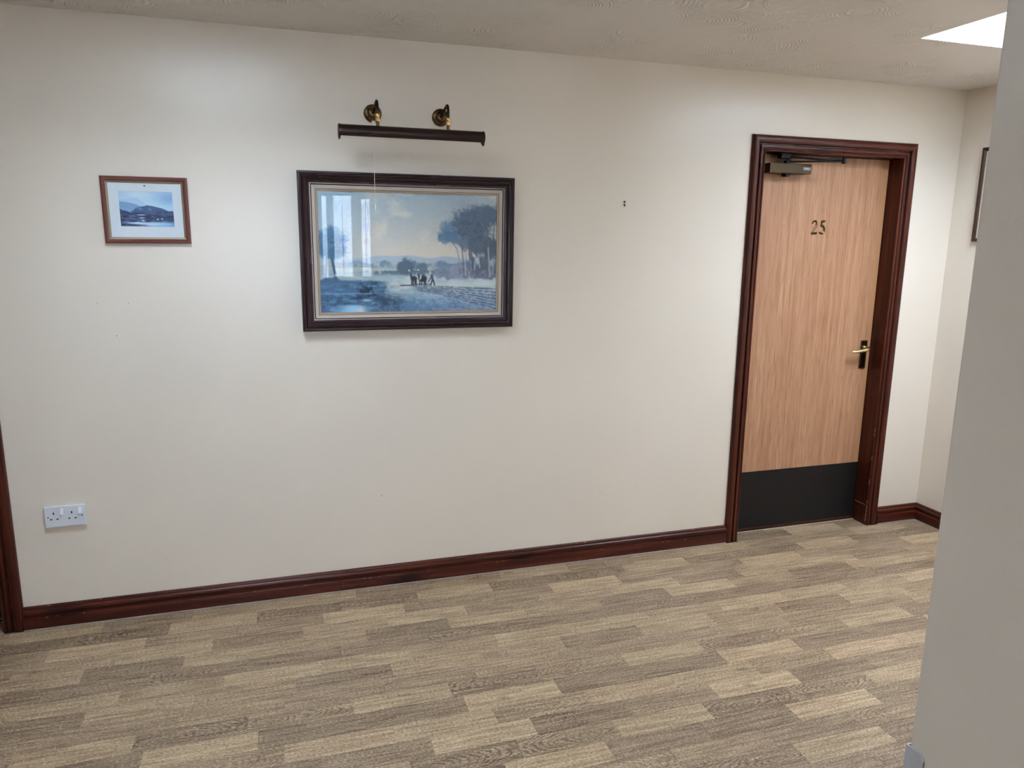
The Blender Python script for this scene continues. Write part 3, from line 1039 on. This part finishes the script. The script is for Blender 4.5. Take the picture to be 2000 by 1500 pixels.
    for (p, q, w_, col) in [((.735, .40), (.765, .46), .004, (70, 84, 104)), ((.765, .46), (.80, .71), .007, (128, 142, 160)), ((.79, .36), (.808, .70), .0075, (92, 104, 122)), ((.812, .55), (.816, .69), .007, (166, 174, 186)),
                            ((.835, .42), (.84, .55), .006, (78, 92, 112)), ((.838, .55), (.85, .64), .005, (128, 138, 154)), ((.875, .52), (.868, .64), .007, (176, 184, 196)), ((.888, .50), (.90, .62), .007, (170, 178, 190)),
                            ((.945, .30), (.952, .45), .009, (84, 98, 118)), ((.95, .45), (.962, .70), .009, (164, 172, 186)), ((.92, .22), (.947, .32), .005, (64, 78, 98)), ((.975, .24), (.947, .32), .004, (70, 84, 104)),
                            ((.985, .20), (.978, .45), .006, (66, 80, 100)), ((.99, .52), (.975, .68), .008, (150, 156, 172)), ((.905, .5), (.91, .64), .003, (60, 72, 90)), ((.855, .5), (.86, .64), .003, (60, 72, 90))]:
        c.line(p, q, w_ * .8, col, .72, w_ * 1.1)
    # left tree, bank and stream
    c.blob(.055, .42, .085, .115, (70, 116, 152), .97, .45, 30)
    c.blob(.10, .47, .05, .07, (92, 124, 150), .9, .4, 26)
    c.put((34, 74, 108), sst(c.n(60, 44, 3, .65), .50, .62) * np.exp(-(((S - .06) / .07) ** 2 + ((T - .46) / .10) ** 2)) * .75)
    c.line((.060, .50), (.088, .735), .010, (56, 84, 110), .9, .014)
    c.line((.040, .50), (.030, .735), .007, (66, 98, 126), .85, .010)
    c.line((.058, .55), (.076, .71), .004, (150, 176, 196), .8)
    c.blob(.06, .50, .07, .05, (66, 106, 138), .8, .5, 34)
    c.blob(.06, .735, .07, .03, (56, 88, 116), .8, .6, 34)
    bank = 0.725 + 0.02 * (c.n(14, 1, 3) - .5)
    c.put((64, 100, 134), sst(T, bank, bank + .02) * (1 - sst(S, .32, .40)) * .95)
    c.put((104, 152, 186), sst(c.n(16, 40, 5, .7), .42, .68) * sst(T, .74, .78) * (1 - sst(S, .3, .38)) * .8)
    c.put((36, 58, 80), sst(c.n(34, 26, 5, .75), .42, .66) * sst(T, .72, .75) * (1 - sst(T, .86, .97)) * np.exp(-((S - .26) / .12) ** 2) * .95)
    c.put((42, 70, 98), sst(c.n(26, 30, 5, .75), .42, .66) * sst(T, .85, .88) * (1 - sst(T, .93, .98)) * (1 - sst(S, .35, .5)) * .9)
    c.put((46, 72, 96), sst(c.n(40, 36, 5, .75), .40, .66) * sst(T, .82, .9) * np.exp(-((S - .36) / .10) ** 2) * .85)
    c.put((150, 196, 226), sst(T, .925, .95) * np.exp(-((S - .17) / .085) ** 2) * .9)
    c.put((214, 214, 216), sst(T, .94, .97) * np.exp(-((S - .215) / .025) ** 2) * .7)
    c.put((170, 208, 228), np.exp(-(((S - .25) / .03) ** 2 + ((T - .90) / .012) ** 2)) * .8)
    c.put((150, 190, 214), np.exp(-((T - .842) / .003) ** 2) * (1 - sst(S, .27, .33)) * .7)
    c.I += (c.n(200, 140, 2) - .5)[..., None] * 10
    return c.I


def painting_small():
    c = Canvas(220, 152)
    S, T = c.S, c.T
    c.I = lerp((166, 192, 214), (176, 206, 226), sst(T, 0, .45))
    c.put((192, 212, 226), np.exp(-(((S - .36) / .25) ** 2 + ((T - .08) / .14) ** 2)) * .8)
    c.put((122, 160, 200), np.exp(-(((S - .95) / .25) ** 2 + ((T - .2) / .2) ** 2)) * .85)

    def ridge(pts, col, a=1.0, soft=.015):
        xs_, ys_ = zip(*pts)
        yl = np.interp(S, xs_, ys_) + .02 * (c.n(20, 2, 3) - .5)
        c.put(col, sst(T, yl, yl + soft) * a)
    ridge([(0, .26), (.15, .22), (.32, .18), (.5, .36), (.7, .5), (1, .5)], (158, 186, 210), .7)
    ridge([(0, .29), (.12, .30), (.3, .36), (.45, .46), (.6, .55), (1, .6)], (116, 152, 188))
    ridge([(0, .44), (.2, .5), (.5, .52), (1, .55)], (122, 158, 198), .8)
    ridge([(0, .6), (.2, .58), (.3, .48), (.42, .42), (.52, .385), (.62, .41), (.78, .46), (.9, .55), (1, .54)], (66, 92, 128))
    c.put((116, 146, 182), sst(c.n(14, 14, 4), .5, .65) * np.exp(-(((S - .45) / .16) ** 2 + ((T - .5) / .08) ** 2)) * .8)
    c.put((50, 62, 96), sst(c.n(18, 10, 4), .48, .6) * np.exp(-(((S - .78) / .2) ** 2 + ((T - .60) / .07) ** 2)) * sst(T, .54, .58) * .8)
    ridge([(0, .48), (.06, .54), (.14, .56), (.2, .62), (.3, .59), (.45, .60), (.55, .65), (1, .67)], (48, 58, 92), .95)
    c.put((84, 108, 144), sst(c.n(8, 30, 4), .48, .6) * sst(T, .64, .68) * .9)
    c.put((40, 56, 88), sst(c.n(14, 34, 4), .5, .6) * sst(T, .68, .72) * (1 - sst(T, .84, .9)) * .95)
    c.put((58, 74, 110), sst(S, .55, .65) * sst(T, .70, .74) * (1 - sst(T, .80, .84)) * .8)
    for (x, y, rx, ry) in [(.40, .665, .09, .012), (.40, .75, .06, .014), (.33, .90, .24, .03), (.66, .93, .3, .06), (.42, .83, .04, .02)]:
        c.put((196, 218, 238), np.exp(-((((S - x) / rx) ** 2 + ((T - y) / ry) ** 2) ** 1.6)) * .95)
    c.put((128, 182, 220), np.exp(-(((S - .85) / .22) ** 2 + ((T - .93) / .07) ** 2)) * .95)
    c.put((36, 50, 80), sst(c.n(20, 20, 3), .45, .58) * np.exp(-(((S - .05) / .14) ** 2 + ((T - .97) / .04) ** 2)))
    for (x, y) in [(.69, .79), (.77, .775)]:
        c.put((222, 232, 240), np.exp(-(((S - x) / .016) ** 2 + ((T - y) / .02) ** 2)))
    c.I += (c.n(90, 60, 2) - .5)[..., None] * 12
    return c.I


def print_mesh(name, img, x0, x1, z0, z1, y, parent):
    h, w, _ = img.shape
    xs_ = np.linspace(x0, x1, w + 1)
    zs_ = np.linspace(z1, z0, h + 1)
    X, Z = np.meshgrid(xs_, zs_)
    co = np.stack([X, np.full_like(X, y), Z], -1).reshape(-1, 3)
    I, J = np.meshgrid(np.arange(w), np.arange(h))
    a = (J * (w + 1) + I).ravel()
    fc = np.stack([a, a + w + 1, a + w + 2, a + 1], -1)
    me = bpy.data.meshes.new(name)
    me.vertices.add(len(co))
    me.vertices.foreach_set('co', co.astype(np.float32).ravel())
    me.loops.add(fc.size)
    me.loops.foreach_set('vertex_index', fc.astype(np.int32).ravel())
    me.polygons.add(len(fc))
    me.polygons.foreach_set('loop_start', np.arange(0, fc.size, 4, dtype=np.int32))
    me.update(calc_edges=True)
    # vertex colours: average of the neighbouring cells
    p = np.pad(np.clip(img, 0, 255) / 255.0, ((1, 1), (1, 1), (0, 0)), mode='edge')
    vc = (p[:-1, :-1] + p[1:, :-1] + p[:-1, 1:] + p[1:, 1:]) / 4
    lin = np.where(vc <= 0.04045, vc / 12.92, ((vc + 0.055) / 1.055) ** 2.4)
    lin = np.clip(lin * 1.3, 0, 0.92)
    rgba = np.concatenate([lin, np.ones(lin.shape[:2] + (1,))], -1).reshape(-1, 4)
    at = me.color_attributes.new('print', 'FLOAT_COLOR', 'POINT')
    at.data.foreach_set('color', rgba.astype(np.float32).ravel())
    me.materials.append(M['print'])
    o = bpy.data.objects.new(name, me)
    COL.objects.link(o)
    o.parent = parent
    return o


def rect_frame(prof, W, Hh):
    # profile of (inset from outer edge, projection); local frame: x centred, z from 0, facing -y
    rings = []
    for sx, sz in ((-1, 0), (1, 0), (1, 1), (-1, 1)):
        rings.append([(sx * (W / 2 - u), -d, (u if sz == 0 else Hh - u)) for u, d in prof])
    return MB().loft(rings, True, closed_path=True)


# ------------------------------------------------------------------ large picture
PW, PH = 0.908, 0.646
bp = empty('framed_landscape_print', (0.5435, -0.011, 1.1815))
bp.rotation_euler = (math.radians(0.8), 0, 0)
tag(bp, 'large landscape print of ploughing horses in a dark burgundy frame below the picture light', 'picture')
rect_frame([(0, -0.004), (0, .021), (.0025, .0245), (.008, .0255), (.012, .0225), (.0145, .0225), (.0165, .026), (.021, .0285), (.026, .027), (.030, .0225), (.034, .0185), (.040, .0165), (.0455, .016), (.0455, .002), (.02, 0.0)], PW, PH).build('frame_moulding', M['frame_dark'], bp, smooth=True)
bd = MB()
br = 0.0021
nX, nZ = 168, 116
rect_frame([(.0455, .014), (.0455, .0175), (.0475, .0188), (.0495, .0175), (.0495, .014)], PW, PH).build('beaded_edge', M['frame_bead'], bp, smooth=True)
rect_frame([(.0495, .0120), (.0495, .0132), (.0535, .0125), (.0535, .0115)], PW, PH).build('frame_rebate', M['hole'], bp)
rect_frame([(.0535, .010), (.0535, .0155), (.0665, .0125), (.0665, .009)], PW, PH).build('linen_slip', M['linen'], bp)
rect_frame([(.0665, .009), (.0665, .0135), (.0680, .0150), (.0695, .0135), (.0710, .0112), (.0730, .0108), (.0745, .0118), (.0765, .0100), (.0765, .007)], PW, PH).build('gilt_fillet', M['gilt'], bp, smooth=True)
q = 0.0755
print_mesh('print', painting_big(), -PW / 2 + q, PW / 2 - q, q, PH - q, -0.0072, bp)
MB().quad((-PW / 2 + q, -0.0086, q), (PW / 2 - q, -0.0086, q), (PW / 2 - q, -0.0086, PH - q), (-PW / 2 + q, -0.0086, PH - q)).build('glazing', M['glass'], bp)
MB().box(-PW / 2 + .022, PW / 2 - .022, -0.0065, -0.001, .022, PH - .022).build('backing_board', M['backing'], bp)

# ------------------------------------------------------------------ small picture
SW, SH = 0.301, 0.2485
sp = empty('framed_loch_print', (-0.468, -0.003, 1.5355))
sp.rotation_euler = (math.radians(0.6), math.radians(-0.15), 0)
tag(sp, 'small blue loch and mountains print in a thin red-brown frame left of the large picture', 'picture')
rect_frame([(0, 0), (0, .010), (.002, .0125), (.006, .013), (.010, .0115), (.0125, .0120), (.0155, .0105), (.0165, .0085), (.0165, .002)], SW, SH).build('frame_moulding', M['frame_red'], sp, smooth=True)
rect_frame([(.0165, .004), (.0165, .0085), (.0195, .0075), (.0235, .0055), (.0235, .003)], SW, SH).build('gold_slip', M['frame_gold'], sp)
q = .0225
mo = MB()
ix0, ix1, iz0, iz1 = -0.0925, 0.0945, 0.0640, 0.1945
for (a, b, c0, c1) in [(-SW / 2 + q, ix0, q, SH - q), (ix1, SW / 2 - q, q, SH - q), (ix0, ix1, q, iz0), (ix0, ix1, iz1, SH - q)]:
    mo.box(a, b, -0.0036, -0.0022, c0, c1)
mo.build('mount', M['mount'], sp)
print_mesh('print', painting_small(), ix0 - .001, ix1 + .001, iz0 - .001, iz1 + .001, -0.0022, sp)
MB().quad((-SW / 2 + q, -0.0048, q), (SW / 2 - q, -0.0048, q), (SW / 2 - q, -0.0048, SH - q), (-SW / 2 + q, -0.0048, SH - q)).build('glazing', M['glass'], sp)
MB().box(-SW / 2 + .008, SW / 2 - .008, -0.0021, -0.0005, .008, SH - .008).build('backing_board', M['backing'], sp)
MB().box(-0.0035, 0.0035, -0.0042, -0.0036, SH - q - .013, SH - q - .009).build('mount_blemish', M['steel'], sp)

# ------------------------------------------------------------------ picture on the right wall
rp = empty('framed_mounted_print', (XR - 0.003, -0.345, 1.583))
rp.rotation_euler = (0, 0, math.radians(-90))
tag(rp, 'dark brown framed print with cream mount on the side wall past the door', 'picture')
RWd, RHt = 0.38, 0.470
rect_frame([(0, 0), (0, .014), (.002, .016), (.012, .016), (.016, .013), (.018, .010), (.018, .002)], RWd, RHt).build('frame_moulding', M['frame_brown'], rp)
mo = MB()
for (a, b, c0, c1) in [(-.172, -.118, .018, .452), (.118, .172, .018, .452), (-.118, .118, .018, .09), (-.118, .118, .38, .452)]:
    mo.box(a, b, -0.006, -0.004, c0, c1)
mo.build('mount', M['mount_cream'], rp)
rect_frame([(.030, .0059), (.030, .0064), (.0315, .0064), (.0315, .0059)], RWd, RHt).build('mount_line', M['mount_line'], rp)
print_mesh('print', painting_small(), -.119, .119, .089, .381, -0.0042, rp)
MB().quad((-.172, -0.0073, .018), (.172, -0.0073, .018), (.172, -0.0073, .452), (-.172, -0.0073, .452)).build('glazing', M['glass'], rp)
MB().box(-.18, .18, -0.0038, -0.001, .010, .460).build('backing_board', M['backing'], rp)

# ------------------------------------------------------------------ picture light
pl = empty('picture_light', (0.54, 0, 2.063))
tag(pl, 'dark bronze tubular picture light on two brass wall arms above the large picture', 'picture light')
L = tuple(pl.location)
TY, TZ, TR_ = -0.150, 1.9715, 0.0245
for xa in (0.399, 0.680):
    ro = MB().lathe([(0.036, 0.0), (0.036, 0.004), (0.034, 0.007), (0.030, 0.0085), (0.026, 0.0105), (0.0235, 0.0115), (0.0225, 0.0105), (0.0205, 0.0105), (0.0195, 0.0125), (0.016, 0.0155), (0.009, 0.018), (0.0, 0.0185)], (xa, 0, 2.063), 'y', 40)
    ro.build('wall_rose', M['brass_old'], pl, L, smooth=True)
    pts = [(xa, -0.014, 2.063), (xa, -0.045, 2.069), (xa, -0.075, 2.079), (xa, -0.105, 2.089), (xa, -0.128, 2.0925), (xa, -0.142, 2.088), (xa, -0.149, 2.074), (xa, -0.1505, 2.055), (xa, -0.1505, 2.038)]
    am = MB().tube(pts, [0.006, 0.0055, 0.0052, 0.0052, 0.0052, 0.0052, 0.0052, 0.0052, 0.0052], 12).build('arm', M['brass_dark'], pl, L, smooth=True)
    MB().lathe([(0.0, 0.0), (0.0075, 0.0), (0.0085, 0.003), (0.0085, 0.013), (0.0075, 0.0145), (0.0075, 0.016), (0.0088, 0.0175), (0.0088, 0.029), (0.007, 0.031), (0.0, 0.031)], (xa, -0.1505, 2.041), 'z', 16).build('knuckle', M['brass_bright'], am, L, smooth=True)
    MB().lathe([(0.0065, 0.0), (0.0065, 0.014), (0.014, 0.0165), (0.016, 0.020), (0.0, 0.0205)], (xa, -0.1505, 2.011), 'z', 16).build('stem', M['brass_old'], am, L, smooth=True)
# reflector: a trough open towards the wall and downwards
n = 30
outer, inner = [], []
for k in range(n + 1):
    a = math.radians(-68 + (226 + 68) * k / n)          # angle from +z... open sector below
    a = math.radians(-118 + 262 * k / n)
    outer.append((math.sin(a), math.cos(a)))
xl, xr = 0.251, 0.824
ring = lambda x: [(x, TY - TR_ * s_, TZ + TR_ * c_) for s_, c_ in outer] + [(x, TY - (TR_ - .0014) * s_, TZ + (TR_ - .0014) * c_) for s_, c_ in reversed(outer)]
MB().loft([ring(xl), ring(xr)], True).build('reflector', M['bronze_tube'], pl, L, smooth=True)
for x, sg in ((xl, -1), (xr, 1)):
    cp = MB().lathe([(0.0, 0.0045), (0.0235, 0.0045), (0.0262, 0.003), (0.0262, -0.004), (0.0, -0.004)], (x, TY, TZ), 'x', 36, sg)
    ec = cp.build('end_cap', M['bronze_tube'], pl, L, smooth=True)
    MB().box(x + sg * 0.0005 - 0.0035, x + sg * 0.0005 + 0.0035, TY - 0.010, TY + 0.006, TZ - 0.0315, TZ - 0.024).build('end_tab', M['bronze_tube'], ec, L, bevel=0.001)
MB().lathe([(0.0, 0.50), (0.008, 0.498), (0.0125, 0.49), (0.0125, 0.01), (0.008, 0.002), (0.0, 0.0)], (xl + 0.03, TY + 0.002, TZ), 'x', 20, 1).build('lamp_tube', M['white_plastic'], pl, L, smooth=True)
MB().lathe([(0.0, 0.0), (0.007, 0.0), (0.007, 0.016), (0.004, 0.019), (0.0, 0.019)], (0.386, -0.118, 2.018), 'z', 14).build('pull_switch', M['cord'], pl, L, smooth=True)
pc = MB().tube([(0.386, -0.118, 2.0), (0.3865, -0.118, 1.9), (0.386, -0.118, 1.79), (0.3875, -0.118, 1.70)], 0.0009, 6).build('pull_cord', M['cord'], pl, L)
MB().lathe([(0.0, 0.0), (0.0016, 0.001), (0.0030, 0.008), (0.0034, 0.022), (0.002, 0.026), (0.0, 0.026)], (0.3875, -0.118, 1.702), 'z', 12).build('cord_weight', M['white_rocker'], pc, L, smooth=True)

# ------------------------------------------------------------------ double socket
so = empty('double_socket', (-0.851, 0, 0.424))
tag(so, 'white double switched wall socket near the skirting at the left', 'socket')
x0, z1 = -0.073, 0.086          # local: centred in x, z from the bottom edge
fp = MB().box(-0.073, 0.073, -0.0105, 0.0, 0.0, 0.086).build('face_plate', M['white_plastic'], so, bevel=0.003, segs=3)
MB().box(-0.069, 0.069, 0.0, 0.007, 0.004, 0.082).build('back_box', M['white_plastic'], so)
so.location.y = -0.006
for k_, ofs in enumerate((0.0, 0.0635)):
    ex_, lx_, rx_ = x0 + 0.0335 + ofs, x0 + 0.0235 + ofs, x0 + 0.0455 + ofs
    MB().box(ex_ - 0.0023, ex_ + 0.0023, -0.0109, -0.0095, z1 - 0.0325, z1 - 0.0235).build('earth_slot', M['hole'], fp)
    for px_ in (lx_, rx_):
        MB().box(px_ - 0.0036, px_ + 0.0036, -0.0109, -0.0095, z1 - 0.0545, z1 - 0.0500).build('pin_slot', M['hole'], fp)
    r0 = x0 + 0.0575 + ofs
    rk = MB()
    rk.add([(r0, -0.0100, z1 - 0.033), (r0 + .0125, -0.0100, z1 - 0.033), (r0 + .0125, -0.0100, z1 - 0.009), (r0, -0.0100, z1 - 0.009),
            (r0, -0.0180, z1 - 0.033), (r0 + .0125, -0.0180, z1 - 0.033), (r0 + .0125, -0.0120, z1 - 0.009), (r0, -0.0120, z1 - 0.009)],
           [(0, 1, 2, 3), (4, 7, 6, 5), (0, 4, 5, 1), (1, 5, 6, 2), (2, 6, 7, 3), (3, 7, 4, 0)])
    rk.build('rocker_switch', M['white_rocker'], so, bevel=0.0008)
for px_ in (-0.060, 0.060):
    MB().lathe([(0.0, 0.0110), (0.0024, 0.0110), (0.0028, 0.0095)], (px_, 0, 0.043), 'y', 12).build('screw_hole', M['hole'], fp)

# ------------------------------------------------------------------ leftover fixings in the wall
for nm, z in (('upper', 1.7405), ('lower', 1.726)):
    b_ = MB().lathe([(0.0042, 0.0), (0.0042, 0.0015), (0.003, 0.003), (0.0022, 0.0035), (0.0022, 0.008), (0.0, 0.0085)], (1.541, 0, z + 0.003), 'y', 12)
    b_.add(*(lambda m_: (m_.v, m_.f))(MB().tube([(1.541, -0.007, z + 0.002), (1.541, -0.009, z - 0.003), (1.538, -0.009, z - 0.005)], 0.0016, 8)))
    o = b_.build('wall_hook', M['steel'], smooth=True)
    tag(o, '%s of the two small screw fixings on the bare wall left of the door' % nm, 'hook', 'screw fixings in the wall')

# old nail holes and small knocks in the plaster
for i, (x, z) in enumerate([(-0.611, 1.180), (-0.668, 1.308), (-0.560, 1.306), (0.399, 0.428), (-0.501, 0.244), (1.472, 0.342), (1.667, 0.362), (-0.814, 0.128)]):
    r_ = [.0020, .0016, .0016, .0024, .0014, .0018, .0018, .0014][i]
    MB().add([(x + r_ * (1 + .4 * math.sin(3 * a + i)) * math.cos(a), -0.0004, z + r_ * 1.3 * math.sin(a)) for a in [k * math.pi / 4 for k in range(8)]] + [(x, 0.002, z)],
             [(0, 1, 2, 3, 4, 5, 6, 7)] + [(k, 8, (k + 1) % 8) for k in range(8)]).build('nail_hole', M['sealant'], wb)

# ------------------------------------------------------------------ corner guard on the passage wall
zg = 0.648
gd = MB()
sec = [(PX - 0.0045, PY - 0.0335), (PX - 0.0045, PY + 0.0050), (PX + 0.030, PY + 0.0050), (PX + 0.030, PY + 0.0022), (PX - 0.0017, PY + 0.0022), (PX - 0.0017, PY - 0.0335)]
gd.loft([[(x, y, 0.10) for x, y in sec], [(x, y, zg - 0.010) for x, y in sec]], True)
# rounded top of the passage leg
tp = []
for i in range(9):
    a = math.radians(90 * i / 8)
    tp.append((PY - 0.0335 + 0.010 - 0.010 * math.cos(a) * 1.0, zg - 0.010 + 0.010 * math.sin(a)))
tp += [(PY + 0.0050, zg), (PY + 0.0050, zg - 0.010)]
gd.loft([[(PX - 0.0045, y, z) for y, z in tp], [(PX - 0.0017, y, z) for y, z in tp]], True)
gd.box(PX - 0.0017, PX + 0.030, PY + 0.0022, PY + 0.0050, zg - 0.010, zg)
go = gd.build('corner_guard', M['guard'])
tag(go, 'pale plastic angle guard on the near wall corner at bottom right', 'corner guard')
bpy.context.view_layer.update()
